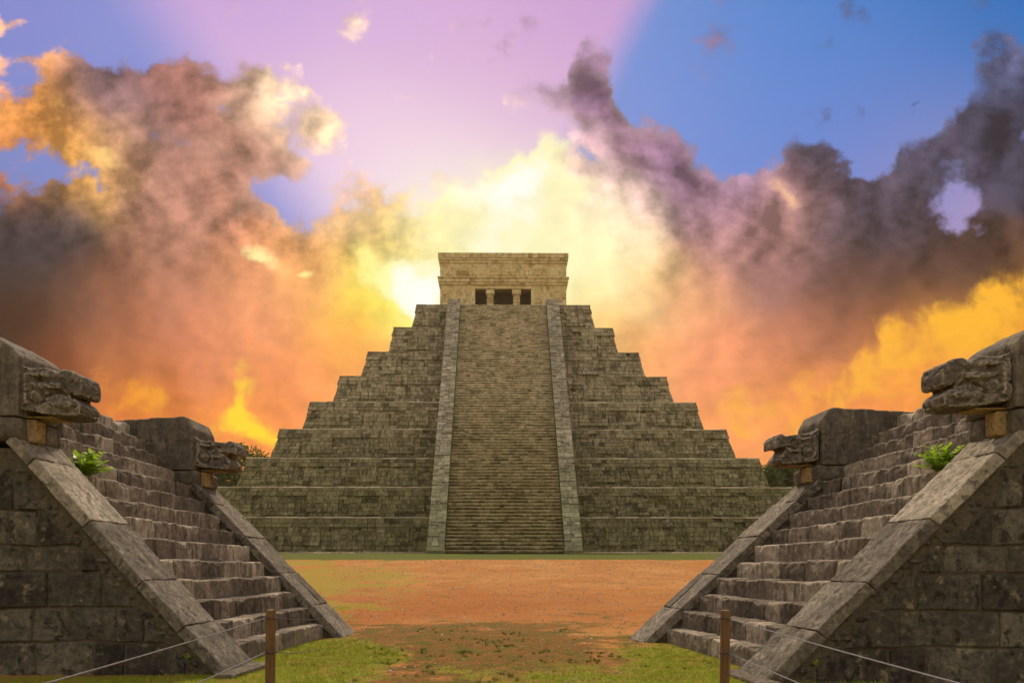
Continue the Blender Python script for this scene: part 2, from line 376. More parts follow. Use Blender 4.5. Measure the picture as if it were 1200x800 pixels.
M['slab'] = stone_mat('balustrade_slab_stone', (.06,.05,.036), (.20,.17,.128), (.52,.45,.345), 2.2, 0.35, 0, (.04,.034,.027), .75, (.42,.35,.23), .4, bump=1.0, bscale=30, edge=.4, speck=.35)
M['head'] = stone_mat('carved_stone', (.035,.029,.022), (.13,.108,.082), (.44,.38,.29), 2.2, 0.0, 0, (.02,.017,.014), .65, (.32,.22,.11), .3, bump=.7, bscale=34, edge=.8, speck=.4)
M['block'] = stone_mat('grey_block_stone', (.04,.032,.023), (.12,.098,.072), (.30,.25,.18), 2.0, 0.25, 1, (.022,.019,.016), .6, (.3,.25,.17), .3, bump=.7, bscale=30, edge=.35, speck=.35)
M['ochre'] = stone_mat('ochre_stained_stone', (.14,.09,.045), (.33,.215,.09), (.46,.33,.16), 4.0, 0.0, 0, (.06,.045,.03), .8, (.30,.26,.2), .5, bump=.5, bscale=30, speck=.2)
M['wood'] = plain_mat('weathered_wood', (.07,.038,.013), (.19,.11,.04), 9, .8, .6, (6,6,.5))
M['rope'] = plain_mat('grey_rope', (.10,.10,.11), (.22,.22,.22), 60, .8, .5)
M['darkrope'] = plain_mat('dark_rope', (.03,.03,.03), (.08,.075,.07), 60, .8, .5)
M['leaf'] = plain_mat('tree_leaves', (.02,.05,.006), (.11,.17,.02), .8, .6, 0, tint=.7, trans=.3)
M['fern'] = plain_mat('fresh_leaves', (.20,.36,.02), (.46,.62,.05), 8, .5, 0, tint=.6, trans=.4)
M['bark'] = plain_mat('bark', (.05,.035,.022), (.13,.1,.07), 4, .9, .6, (3,3,.6))
M['grass'] = plain_mat('grass_blades', (.10,.15,.006), (.40,.44,.025), 1.2, .6, 0, tint=.6, trans=.35)
M['weeds'] = plain_mat('dry_weeds', (.10,.095,.015), (.34,.20,.045), 1.2, .7, 0, tint=.6, trans=.2)
M['pebble'] = plain_mat('pale_gravel', (.30,.2,.11), (.62,.5,.36), 5, .9, .2, tint=.8)
M['clump'] = plain_mat('dark_grass', (.035,.06,.006), (.12,.15,.015), 1.2, .6, 0, tint=.6, trans=.3)
# ================================================================== ground
def terr(x, y):
    return 1.4*sstep(20, 66, np.asarray(y, dtype=float)) + 0.0*np.asarray(x)
def grassiness(x, y):
    """where the short grass grows: by the two stairs, a strip before the pyramid, a worn patch in front"""
    x = np.asarray(x, float); y = np.asarray(y, float)
    P = np.stack([x, y, 0*x], -1).reshape(-1, 3)
    n = fbm(P*0.55, 4, 3).reshape(x.shape); n2 = fbm(P*2.2, 3, 9).reshape(x.shape)
    g = np.zeros_like(x)
    def bl(cx, cy, rx, ry, w):
        return w*np.clip(1.25-np.sqrt(((x-cx)/rx)**2+((y-cy)/ry)**2), 0, 1)
    g = np.maximum(g, bl(-3.0, 12.2, 1.55, 4.8, 1.3)); g = np.maximum(g, bl(2.5, 11.6, 1.35, 4.6, 1.3))
    g = np.maximum(g, bl(0.2, 11.2, 2.6, 2.8, .66)); g = np.maximum(g, 1.0*sstep(11.2, 10.6, y)*sstep(2.6, 3.4, np.abs(x)))
    g = np.maximum(g, bl(-5.5, 22, 3.0, 9, .68)); g = np.maximum(g, bl(-8.2, 33, 6, 14, .86)); g = np.maximum(g, bl(-12, 46, 7, 9, .7))
    g = np.maximum(g, bl(5, 30, 2, 2, .5)); g = np.maximum(g, bl(-3, 8.5, 4, 3, .6)); g = np.maximum(g, bl(2, 8.5, 4, 3, .45))
    g = np.maximum(g, 1.6*sstep(50.5, 52.5, y + (n-0.5)*2.0)*sstep(70, 66, y))
    g = np.maximum(g, 1.0*sstep(20, 34, np.abs(x)))
    return np.clip(g + (n-0.5)*1.1 + (n2-0.5)*0.7, 0, 1)*(g > 0.02)
def knots(a, b, fine, lo, hi, grow=1.22):
    ks = list(np.arange(a, b+1e-6, fine)); s = fine; v = a
    L = []
    while v > lo: s *= grow; v -= s; L.append(max(v, lo))
    s = fine; v = b; H = []
    while v < hi: s *= grow; v += s; H.append(min(v, hi))
    return np.array(L[::-1] + ks + H)
def build_ground():
    xs = knots(-7.5, 7.5, 0.09, -3000, 3000, 1.12); ys = knots(4.5, 30, 0.10, -300, 4000, 1.05)
    X, Y = np.meshgrid(xs, ys, indexing='ij')
    P = np.stack([X.ravel(), Y.ravel(), 0*X.ravel()], -1)
    near = sstep(70, 25, np.abs(Y)).ravel()*sstep(40, 12, np.abs(X)).ravel()
    Z = terr(X, Y).ravel() + near*((fbm(P*0.7, 3, 1)-0.5)*0.06 + (fbm(P*5, 3, 2)-0.5)*0.035)
    V = np.stack([X.ravel(), Y.ravel(), Z], -1)
    me = bpy.data.meshes.new('ground'); me.from_pydata(V.tolist(), [], grid_faces(len(xs), len(ys)).tolist())
    a = me.attributes.new('grassy', 'FLOAT', 'POINT'); a.data.foreach_set('value', grassiness(X, Y).ravel().astype(np.float32))
    nn = fbm(P*0.5, 4, 21); n5 = fbm(P*3.0, 3, 22)
    so = sstep(-.1, .95, 1.15-np.hypot((X.ravel()+.6-.0)/5.6, (Y.ravel()-12.5)/8.2)+(nn-.5)*1.6+(n5-.5)*.8)
    a2 = me.attributes.new('soil', 'FLOAT', 'POINT'); a2.data.foreach_set('value', so.astype(np.float32))
    a3 = me.attributes.new('lush', 'FLOAT', 'POINT'); a3.data.foreach_set('value', (sstep(49, 52, Y.ravel())).astype(np.float32))
    me.polygons.foreach_set('use_smooth', [True]*len(me.polygons)); me.update()
    o = bpy.data.objects.new('ground', me); col.objects.link(o); tag(o, 'orange dirt ground with worn grass', kind='structure')
    m = bpy.data.materials.new('dirt_and_grass'); m.use_nodes = True; t = m.node_tree; t.nodes.clear(); N = NT(t)
    Pn = N.node('ShaderNodeTexCoord').outputs['Object']
    g = N.node('ShaderNodeAttribute', attribute_name='grassy').outputs['Fac']
    n1 = N.noise(Pn, 0.35, 6, 0.6); n2 = N.noise(Pn, 3.0, 7, 0.68); n3 = N.noise(Pn, 22, 5, 0.7); n4 = N.noise(Pn, 70, 3, 0.7)
    dirt = N.mix(N.step(n1, 0.35, 0.65), (.36,.125,.022), (.43,.20,.055))
    dirt = N.mix(N.math('MULTIPLY', N.step(n2, 0.45, 0.75), 0.6), dirt, (.26,.105,.03))
    dirt = N.mix(N.math('MULTIPLY', N.step(n3, 0.52, 0.72), 0.5), dirt, (.56,.38,.22))
    dirt = N.mix(N.math('MULTIPLY', N.step(n4, 0.60, 0.72), 0.5), dirt, (.14,.06,.02))
    n8 = N.noise(N.vec('ADD', Pn, (5, 3, 1)), 1.4, 9, 0.72)
    dirt = N.mix(N.math('MULTIPLY', N.step(n8, 0.50, 0.60), 0.6), dirt, (.20,.125,.028))
    # redder bare earth in the foreground patch
    red = N.math('MULTIPLY', N.node('ShaderNodeTexGradient', {'Vector': N.node('ShaderNodeMapping', {'Vector': Pn, 'Location': (-2.5, 25, 0), 'Scale': (10, 10, 1)}, vector_type='TEXTURE').outputs[0]}, gradient_type='SPHERICAL').outputs['Fac'], 1.4, clamp=True)
    dirt = N.mix(N.math('MULTIPLY', red, 0.75), dirt, (.30,.095,.02))
    so = N.node('ShaderNodeAttribute', attribute_name='soil').outputs['Fac']; lu = N.node('ShaderNodeAttribute', attribute_name='lush').outputs['Fac']
    n6 = N.noise(Pn, 1.1, 8, 0.7); n7 = N.noise(N.vec('ADD', Pn, (31, 7, 3)), 2.6, 10, 0.74)
    soil = N.mix(N.step(n3, 0.35, 0.7, False), (.085,.038,.008), (.28,.135,.03))
    soil = N.mix(N.math('MULTIPLY', N.step(n7, 0.49, 0.55), 0.85), soil, (.07,.085,.008))
    dirt = N.mix(N.math('MULTIPLY', N.step(N.math('ADD', so, N.math('ADD', N.math('MULTIPLY_ADD', n6, 2.6, -1.3), N.math('MULTIPLY_ADD', n7, 2.0, -1.0))), 0.25, 0.75), 0.9), dirt, soil)
    gr = N.mix(N.step(n3, 0.3, 0.7, False), (.08,.10,.005), (.26,.29,.018))
    gr = N.mix(N.math('MULTIPLY', N.step(n7, 0.50, 0.56), 0.8), gr, (.27,.165,.035))
    gr = N.mix(N.math('MULTIPLY', N.step(N.node('ShaderNodeSeparateXYZ', {0: Pn}).outputs[1], 18.0, 24.0), 0.5), gr, (.33,.20,.03))
    gr = N.mix(lu, gr, (.045,.085,.008))
    gf = N.step(N.math('ADD', g, N.math('MULTIPLY_ADD', n3, 0.7, N.math('MULTIPLY_ADD', n2, 0.5, -0.6))), 0.42, 0.68)
    c = N.mix(N.math('MULTIPLY', gf, 0.9), dirt, gr)
    b = N.node('ShaderNodeBump', {'Strength': 0.8, 'Distance': 0.03, 'Height': N.math('ADD', n3, N.math('MULTIPLY', n4, 0.6))})
    p = N.node('ShaderNodeBsdfPrincipled', {'Base Color': c, 'Roughness': 0.95, 'Normal': b.outputs[0], 'Specular IOR Level': 0.1})
    N.node('ShaderNodeOutputMaterial', {0: p.outputs[0]})
    me.materials.append(m)
build_ground()
def gz(x, y):
    P = np.array([[x, y, 0.0]])
    return float(terr(x, y) + (fbm(P*0.7, 3, 1)[0]-0.5)*0.06 + (fbm(P*5, 3, 2)[0]-0.5)*0.035)
def scatter(name, n, region, keep, hgt, wid, mat, seed, label, tufts=6):
    rg = np.random.default_rng(seed)
    x = rg.uniform(region[0], region[1], n); y = rg.uniform(region[2], region[3], n)
    k = rg.uniform(0, 1, n) < keep(x, y)
    x, y = x[k], y[k]; m = len(x)
    x = np.repeat(x, tufts) + rg.normal(0, .022, m*tufts); y = np.repeat(y, tufts) + rg.normal(0, .022, m*tufts)
    P = np.stack([x, y, 0*x], -1)
    z = terr(x, y) + (fbm(P*0.7, 3, 1)-0.5)*0.06 + (fbm(P*5, 3, 2)-0.5)*0.035 - .006
    a = rg.uniform(0, 2*np.pi, len(x)); h = hgt*rg.uniform(.45, 1.3, len(x)); w = wid*rg.uniform(.6, 1.3, len(x))
    ln = rg.normal(0, .45, (len(x), 2))*h[:,None]
    A = np.stack([x-np.cos(a)*w, y-np.sin(a)*w, z], -1); B = np.stack([x+np.cos(a)*w, y+np.sin(a)*w, z], -1)
    C = np.stack([x+ln[:,0], y+ln[:,1], z+h], -1)
    V = np.stack([A, B, C], 1).reshape(-1, 3); nF = len(x)
    me = bpy.data.meshes.new(name); me.from_pydata(V.tolist(), [], np.arange(nF*3).reshape(-1, 3).tolist())
    at = me.attributes.new('tint', 'FLOAT', 'FACE'); at.data.foreach_set('value', np.clip(rg.normal(.5, .28, nF), 0, 1).astype(np.float32))
    me.materials.append(mat)
    o = bpy.data.objects.new(name, me); col.objects.link(o); tag(o, label, 'grass', kind='stuff')
gk = lambda x, y: sstep(.52, .95, grassiness(x, y))*sstep(30, 12, y)
gk2 = lambda x, y: sstep(.12, .5, grassiness(x, y))*.35*sstep(28, 14, y)+.012+.22*sstep(.5, .8, 1.1-np.hypot((x+.6)/5, (y-12.5)/7.5))
scatter('grass', 42000, (-5, 4.5, 8.2, 24), gk, .042, .0045, M['grass'], 1, 'short bright green grass at the foot of both stone stairs', 5)
gk3 = lambda x, y: sstep(.35, .9, 1.15-np.hypot((x+.3)/5, (y-13)/7.5))*sstep(.50, .62, fbm(np.stack([x, y, 0*x], -1)*1.7, 3, 55))
scatter('grass_clumps', 2600, (-4.5, 4.5, 8.5, 24), gk3, .05, .006, M['clump'], 3, 'small dark green grass clumps on the worn dirt in front', 16)
scatter('weeds', 26000, (-5, 5, 8.2, 26), gk2, .026, .005, M['weeds'], 2, 'dry low weeds scattered on the dirt ground', 5)
def gravel():
    rg = np.random.default_rng(5); mb = MB()
    bm = bmesh.new(); bmesh.ops.create_icosphere(bm, subdivisions=1, radius=1); bm.verts.ensure_lookup_table()
    bv = np.array([v.co[:] for v in bm.verts]); bf = [tuple(v.index for v in f.verts) for f in bm.faces]; bm.free()
    n = 5200
    y = 9 + 41*rg.uniform(0, 1, n)**1.2; x = rg.uniform(-1, 1, n)*(3.5+.12*y)
    dens = .25 + .75*sstep(15, 22, y)
    k = rg.uniform(0, 1, n) < dens*(1-.7*grassiness(x, y)); x, y = x[k], y[k]
    for i in range(len(x)):
        s = rg.uniform(.006, .02)*(1+ y[i]*.028)
        v = bv*rg.uniform(.6, 1.2, 3)*s*(1+rg.normal(0, .12, (len(bv), 1)))
        mb.add(v + np.array([x[i], y[i], gz(x[i], y[i])+s*.2]), bf, rg.uniform(0, 1))
    tag(mb.build('gravel', M['pebble']), 'small pale stones strewn over the orange dirt', 'gravel', kind='stuff')
gravel()
# ================================================================== pyramid
rnd = random.Random(7)
TT = [378, 337, 298.5, 260, 224.5, 190, 157, 127, 100]          # half widths of terrace tops, photo px
TB = [396, 354, 314, 274.5, 237, 201.5, 168.5, 136, 109]        # of terrace feet
TY = [606.5, 571.3, 537.5, 503.7, 472, 442, 413.3, 384.7, 358.2]
DC = 97.5
hw = lambda px: px*DC/(1000+px)
WT = [hw(p) for p in TT]; WB = [hw(p) for p in TB]
ZB = 1.4
ZT = [wz(y, DC-w) for y, w in zip(TY, WT)]
PX, PROT = -1.02, R(0.8)
pyr = thing('stepped_pyramid', 'huge grey limestone stepped pyramid with nine terraces, central stairway and temple on top', 'pyramid', (PX, DC, ZB), PROT)
def P_(x, y, z): return (x, y, z-ZB)
def blockwork(mb, ul, ur, z0, z1, surf, ch=.34, bw=.5, jt=.02, dep=.09, rnd=rnd, jit=.035, tint=(0,1), holes=.012, vert=False):
    """courses of blocks over a face; ul/ur(z) limits; surf(u,z,h) -> point, h outward"""
    n = max(1, int(round((z1-z0)/ch))); hs = [rnd.uniform(.75, 1.25) for _ in range(n)]; s = sum(hs); z = z0
    for h in hs:
        h = h/s*(z1-z0); a0, a1 = ul(z), ur(z); b0, b1 = ul(z+h), ur(z+h)
        L = a1-a0; t = 0; cuts = [0.0]
        while t < L:
            t += bw*rnd.choice([.6, .8, 1, 1, 1.3, 1.7]); cuts.append(min(t, L))
        if len(cuts) > 2 and cuts[-1]-cuts[-2] < bw*.35: cuts.pop(-2)
        for c0, c1 in zip(cuts[:-1], cuts[1:]):
            f0, f1 = c0/L, c1/L
            if rnd.random() < holes and 0 < f0 and f1 < 1: continue
            g = jt/2; o = dep + rnd.uniform(-jit, jit); tn = min(1, max(0, rnd.gauss(.5, .22)))
            q0, q1 = a0+(a1-a0)*f0+g, a0+(a1-a0)*f1-g; r0, r1 = b0+(b1-b0)*f0+g, b0+(b1-b0)*f1-g
            if q1 <= q0 or r1 <= r0: continue
            za, zb = z+g*.7, z+h-g*.7; o2 = o+rnd.uniform(-.012, .012)
            mb.add([surf(q0,za,0), surf(q1,za,0), surf(r1,zb,0), surf(r0,zb,0), surf(q0,za,o), surf(q1,za,o2), surf(r1,zb,o2), surf(r0,zb,o)],
                   [(4,5,6,7),(0,1,5,4),(1,2,6,5),(2,3,7,6),(3,0,4,7)], tn)
        z += h
def frustum(mb, w0, w1, z0, z1, tint=.5):
    V = [(-w0,-w0,z0),(w0,-w0,z0),(w0,w0,z0),(-w0,w0,z0),(-w1,-w1,z1),(w1,-w1,z1),(w1,w1,z1),(-w1,w1,z1)]
    mb.add([P_(*v) for v in V], BOXF, tint)
SW, BWD = 4.42, 1.30           # stair half width, balustrade width
zlo = ZB
for i in range(9):
    z0, z1 = zlo, ZT[i]; w0, w1 = WB[i], WT[i]; H = z1-z0; zb = z1-H*.27
    def wat(z, w0=w0, w1=w1, z0=z0, z1=z1): return w0+(w1-w0)*(z-z0)/(z1-z0)
    mb = MB(); frustum(mb, w0-.10, w1-.10, z0-.3, z1-.02, .1)
    for side in range(3):
        # side 0 = front (-y), 1 = right, 2 = left
        def surf(u, z, h, side=side, wat=wat):
            w = wat(z)-.10+h
            return {0: P_(u, -w, z), 1: P_(w, u, z), 2: P_(-w, -u, z)}[side]
        rr = random.Random(100+i*3+side)
        gaps = [(-1, 1)] if side else [(-1, None), (None, 1)]
        for a, b in gaps:
            c0 = SW+BWD-.15 if side == 0 else 0
            fl = (lambda z, wat=wat: -wat(z)) if a is not None else (lambda z, c0=c0: c0)
            fr = (lambda z, wat=wat: wat(z)) if b is not None else (lambda z, c0=c0: -c0)
            big = 1 if side == 0 else 1.6
            blockwork(mb, fl, fr, z0, zb, surf, .37*big, .55*big, .045, .10, rr, .045)
            band = lambda u, z, h, surf=surf: surf(u, z, h+.13)
            blockwork(mb, fl, fr, zb, z1-.02, band, .36, .7*big, .035, .10, rr, .03)
            # small upper moulding line and raised panels hanging below the band
            if side == 0:
                x0, x1 = fl((z0+zb)/2), fr((z0+zb)/2)
                pw = 2.7 if i < 6 else 1.9; gp = .95 if i < 6 else .7
                nP = max(1, int((abs(x1-x0)-gp)//(pw+gp))); tot = nP*pw+(nP-1)*gp
                st = x0+(x1-x0-tot)/2
                for k in range(nP):
                    xa = st+k*(pw+gp); pz0 = z0+(zb-z0)*(.14 if k % 2 else .30); pz1 = zb-(zb-z0)*(.12 if k % 2 else .0)
                    pan = lambda u, z, h, surf=surf: surf(u, z, h+.17)
                    blockwork(mb, lambda z: xa, lambda z: xa+pw, pz0, pz1, pan, .38, .55, .04, .09, rr, .035, holes=0)
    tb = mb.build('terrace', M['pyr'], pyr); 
    # rim along the terrace edge, its sunlit look put into a pale colour
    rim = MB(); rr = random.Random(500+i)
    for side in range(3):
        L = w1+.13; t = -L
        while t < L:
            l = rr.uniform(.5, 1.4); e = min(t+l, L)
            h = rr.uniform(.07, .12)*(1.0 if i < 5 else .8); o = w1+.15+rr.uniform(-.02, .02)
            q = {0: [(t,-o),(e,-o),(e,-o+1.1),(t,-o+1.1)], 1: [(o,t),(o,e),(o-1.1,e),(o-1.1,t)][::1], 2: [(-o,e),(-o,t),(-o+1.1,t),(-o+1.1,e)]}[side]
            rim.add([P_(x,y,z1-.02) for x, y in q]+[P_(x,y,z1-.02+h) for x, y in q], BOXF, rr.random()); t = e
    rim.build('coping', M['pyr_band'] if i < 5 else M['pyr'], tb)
    zlo = z1
# low pale footing round the pyramid
for sx in (-1, 1):
    ft = MB()
    x = SW+BWD+.1
    while x < WB[0]+.5:
        l = rnd.uniform(.8, 1.6); ft.add([P_(*p) for p in [(sx*x,-WB[0]-1.0,ZB-.2),(sx*(x+l),-WB[0]-1.0,ZB-.2),(sx*(x+l),-WB[0]+.1,ZB-.2),(sx*x,-WB[0]+.1,ZB-.2),(sx*x,-WB[0]-1.0,ZB+.1),(sx*(x+l),-WB[0]-1.0,ZB+.1),(sx*(x+l),-WB[0]+.1,ZB+.1),(sx*x,-WB[0]+.1,ZB+.1)]],
               BOXF if sx > 0 else [tuple(reversed(f)) for f in BOXF], rnd.random()); x += l
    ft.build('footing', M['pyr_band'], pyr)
# stairway
YB0 = -(DC-63.2)                     # foot of the stair (local y)
YT0 = -WT[8]
ZTOP = ZT[8]; NS = 91
run = (YT0-YB0)/NS; rise = (ZTOP-ZB)/NS
core = MB(); v, f = prism([(YB0+.25, 0-.3), (YT0+1.5, -.3), (YT0+1.5, ZTOP-ZB-.06), (YT0+.2, ZTOP-ZB-.1)], -SW-.1, SW+.1)
core.add([(-y, x, z) for x, y, z in v], f)
stair = core.build('staircase', M['core'], pyr)
for k in range(NS):
    mb = MB(); rr = random.Random(900+k); x = -SW; y0 = YB0+run*k; z0 = rise*k
    while x < SW-.01:
        l = rr.uniform(.3, .75); e = min(x+l, SW); 
        if SW-e < .2: e = SW
        dy = rr.uniform(-.02, .02); dz = rr.uniform(-.012, .008)
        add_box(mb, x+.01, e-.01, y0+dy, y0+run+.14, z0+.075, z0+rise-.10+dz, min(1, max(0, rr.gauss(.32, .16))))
        add_box(mb, x+.006, e-.006, y0+dy-.035, y0+run+.16, z0+rise-.098+dz, z0+rise-.004+dz, min(1, max(0, rr.gauss(.85, .2)))); x = e  # pale nosing over dark riser: sunlit tread edge put into the tint
    add_box(mb, -SW, SW, y0+.10, y0+run+.2, z0-.1, z0+rise-.03, .0)
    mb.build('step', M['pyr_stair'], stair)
# balustrades
for sx in (-1, 1):
    mb = MB(); rr = random.Random(40+sx); Ls = math.hypot(YT0-YB0, ZTOP-ZB); ux = np.array([0, (YT0-YB0)/Ls, (ZTOP-ZB)/Ls]); un = np.array([0, -ux[2], ux[1]])
    xa, xb = (SW, SW+BWD) if sx > 0 else (-SW-BWD, -SW)
    base = np.array([0, YB0-.35, 0.0])
    v, f = prism([(YB0-.3, -.3), (YT0+1.2, -.3), (YT0+1.2, ZTOP-ZB+.25), (YT0-.1, ZTOP-ZB+.22), (YB0-.3, .3)], -xb+.05, -xa-.05)
    mb.add([(-y, x, z) for x, y, z in v], f, .3)
    s = 0
    while s < Ls+.25:
        l = rr.uniform(.25, .55); c = [xa, xa+rr.uniform(.25, .45)*BWD, xa+rr.uniform(.55, .8)*BWD, xb] if rr.random() < .6 else [xa, xa+rr.uniform(.35, .65)*BWD, xb]
        for a, b in zip(c[:-1], c[1:]):
            h = rr.uniform(.44, .54); s1 = min(s+l-.03, Ls+.35)
            q = [base+ux*s, base+ux*s1]
            V = []
            for hh in (.15, h):
                for (p, x) in ((q[0], a+.012), (q[0], b-.012), (q[1], b-.012), (q[1], a+.012)):
                    pp = p+un*hh; V.append((x, pp[1], pp[2]))
            mb.add(V, BOXF, min(1, max(0, rr.gauss(.5, .27))))
        s += l
    for zc in np.arange(-.1, .5, .3): add_box(mb, xa-.02, xb+.02, YB0-.75, YB0-.2, zc, zc+.28, rr.random())
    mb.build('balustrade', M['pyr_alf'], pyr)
# temple
dT = 90.7; TF = dT-DC; z_ = lambda py: wz(py, dT)-ZB; x_ = lambda px: (px-590)*dT/1000
tw = x_(665); zf = ZTOP-ZB
tmp = MB(); rr = random.Random(77)
def tface(mb, u0, u1, z0, z1, off=0.0, ch=.3, bw=.5, flare=None, **k):
    def surf(u, z, h): 
        o = off + (flare(z) if flare else 0)
        return (u, TF-o-h+.08, z)
    blockwork(mb, lambda z: u0, lambda z: u1, z0, z1, surf, ch, bw, .02, .08, rr, .012, holes=.004, **k)
def tside(mb, sx, z0, z1, off=0.0):
    def surf(u, z, h): return (sx*(tw-.1+off+h-.08), u*sx, z)
    blockwork(mb, lambda z: (TF-off if sx > 0 else -6.0), lambda z: (6.0 if sx > 0 else -TF+off), z0, z1, surf, .4, .8, .02, .08, rr, .012)
zd = z_(338.7)
doors = [(x_(557), x_(570.7)), (x_(578.6), x_(601.5)), (x_(609.6), x_(622.6))]
W = tw-.1
core = MB()
# wall cores around the door openings
segs = [(-W, doors[0][0]), (doors[2][1], W)]
for a, b in segs: add_box(core, a, b, TF+.0, TF+.9, zf-.1, z_(325))
add_box(core, doors[0][0], doors[2][1], TF, TF+.9, zd+.02, z_(325))
add_box(core, -W, -W+.9, TF+.9, 6.0, zf-.1, z_(325)); add_box(core, W-.9, W, TF+.9, 6.0, zf-.1, z_(325)); add_box(core, -W+.9, W-.9, 5.1, 6.0, zf-.1, z_(325))
add_box(core, -W, W, TF, 6.0, z_(325)+.001, z_(297.3))
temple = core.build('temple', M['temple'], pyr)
mb = MB()
fl = lambda z: .28*max(0, (z_(350)-z))/(z_(350)-zf)
for a, b in segs: tface(mb, a, b, zf, z_(334), flare=fl)
tface(mb, doors[0][0], doors[2][1], zd+.12, z_(334))
for sx in (-1, 1): tside(mb, sx, zf, z_(334))
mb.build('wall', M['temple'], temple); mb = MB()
for sx in (-1, 1): tside(mb, sx, z_(325), z_(308.5))
tface(mb, -W, W, z_(325), z_(308.5), ch=.34, bw=.7)
# shallow panels of the frieze
for a, b in ((-W+1.7, -W+3.6), (-1.4, 1.4), (W-3.6, W-1.7)): tface(mb, a, b, z_(322.5), z_(311.5), off=.07, bw=.8)
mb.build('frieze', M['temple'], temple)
for (za, zb2, off, chh) in ((334, 331.4, .14, .24), (331.2, 326.8, .20, .4), (326.6, 324.8, .27, .17)):
    mb = MB(); tface(mb, -W-off, W+off, z_(za), z_(zb2), off=off, ch=chh, bw=.45)
    for sx in (-1, 1): tside(mb, sx, z_(za), z_(zb2), off)
    add_box(mb, -W-off+.02, W+off-.02, TF-off+.06, 6.0, z_(za)+.005, z_(zb2)-.005, .4)
    mb.build('cornice', M['temple'], temple)
for (za, zb2, off, bw) in ((308.5, 305.5, .10, .5), (305.3, 303.0, .18, .5), (302.8, 297.0, .22, .26)):
    mb = MB(); tface(mb, -W-off, W+off, z_(za), z_(zb2), off=off, ch=.6, bw=bw)
    for sx in (-1, 1): tside(mb, sx, z_(za), z_(zb2), off)
    add_box(mb, -W-off+.02, W+off-.02, TF-off+.06, 6.0, z_(za)+.005, z_(zb2)-.005, .4)
    mb.build('cornice', M['temple'], temple)
for xa, xb in ((doors[0][1], doors[1][0]), (doors[1][1], doors[2][0])):
    mb = MB(); xc = (xa+xb)/2
    for k in range(4): v, f = rbox((xb-xa-.04*(k % 2), .62, .44), .2, .04, rr, .01); mb.add(v+np.array([xc, TF+.3, zf+.22+k*.45]), f, rr.random())
    v, f = rbox((xb-xa+.22, .8, .5), .2, .05, rr, .02); mb.add(v+np.array([xc, TF+.3, zd-.30]), f, .7)
    add_box(mb, xc-.3, xc+.3, TF+.1, TF+.5, zf, zd, .4)
    mb.build('column', M['temple'], temple)
mb = MB()
for xa, xb in ((doors[0][0]-.38, doors[0][0]), (doors[2][1], doors[2][1]+.38)): add_box(mb, xa, xb, TF-.11, TF+.4, zf, zd+.1, .95)
add_box(mb, doors[0][0]-.38, doors[2][1]+.38, TF-.12, TF+.45, zd+.0, zd+.2, .6)
mb.build('door_frame', M['temple'], temple)
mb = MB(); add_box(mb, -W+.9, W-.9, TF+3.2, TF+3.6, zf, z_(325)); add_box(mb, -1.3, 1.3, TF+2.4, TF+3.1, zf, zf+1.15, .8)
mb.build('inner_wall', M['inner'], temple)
# ================================================================== the two stair platforms with serpent heads
NR, FR = (10.93, 11.84), (15.80, 16.7)     # depth range of near and far balustrade
SL = 1.1; RUN, RISE, NST = 0.275, 0.30, 14
ZP = 3.02                                # where the balustrades end under the heads
XP = 2.76
ZTOPP = RISE*NST
NECK = {'near': [(0,.66),(.0,.02),(.08,.0),(.55,-.065),(.80,-.055),(.86,-.02),(.875,.10),(.80,.17),(.74,.20),(.70,.24),(.74,.27),(.80,.225),(.88,.255),(.895,.40),(.86,.53),(.78,.565),(.70,.60),(.62,.60),(.55,.535),(.50,.56),(.42,.61),(.15,.60)],
        'far': [(0,.60),(0,.02),(.06,.0),(.50,-.05),(.66,-.03),(.71,.05),(.66,.14),(.60,.20),(.56,.235),(.60,.29),(.70,.275),(.78,.24),(.80,.30),(.79,.43),(.74,.50),(.66,.52),(.60,.47),(.50,.485),(.30,.50),(.12,.50)]}
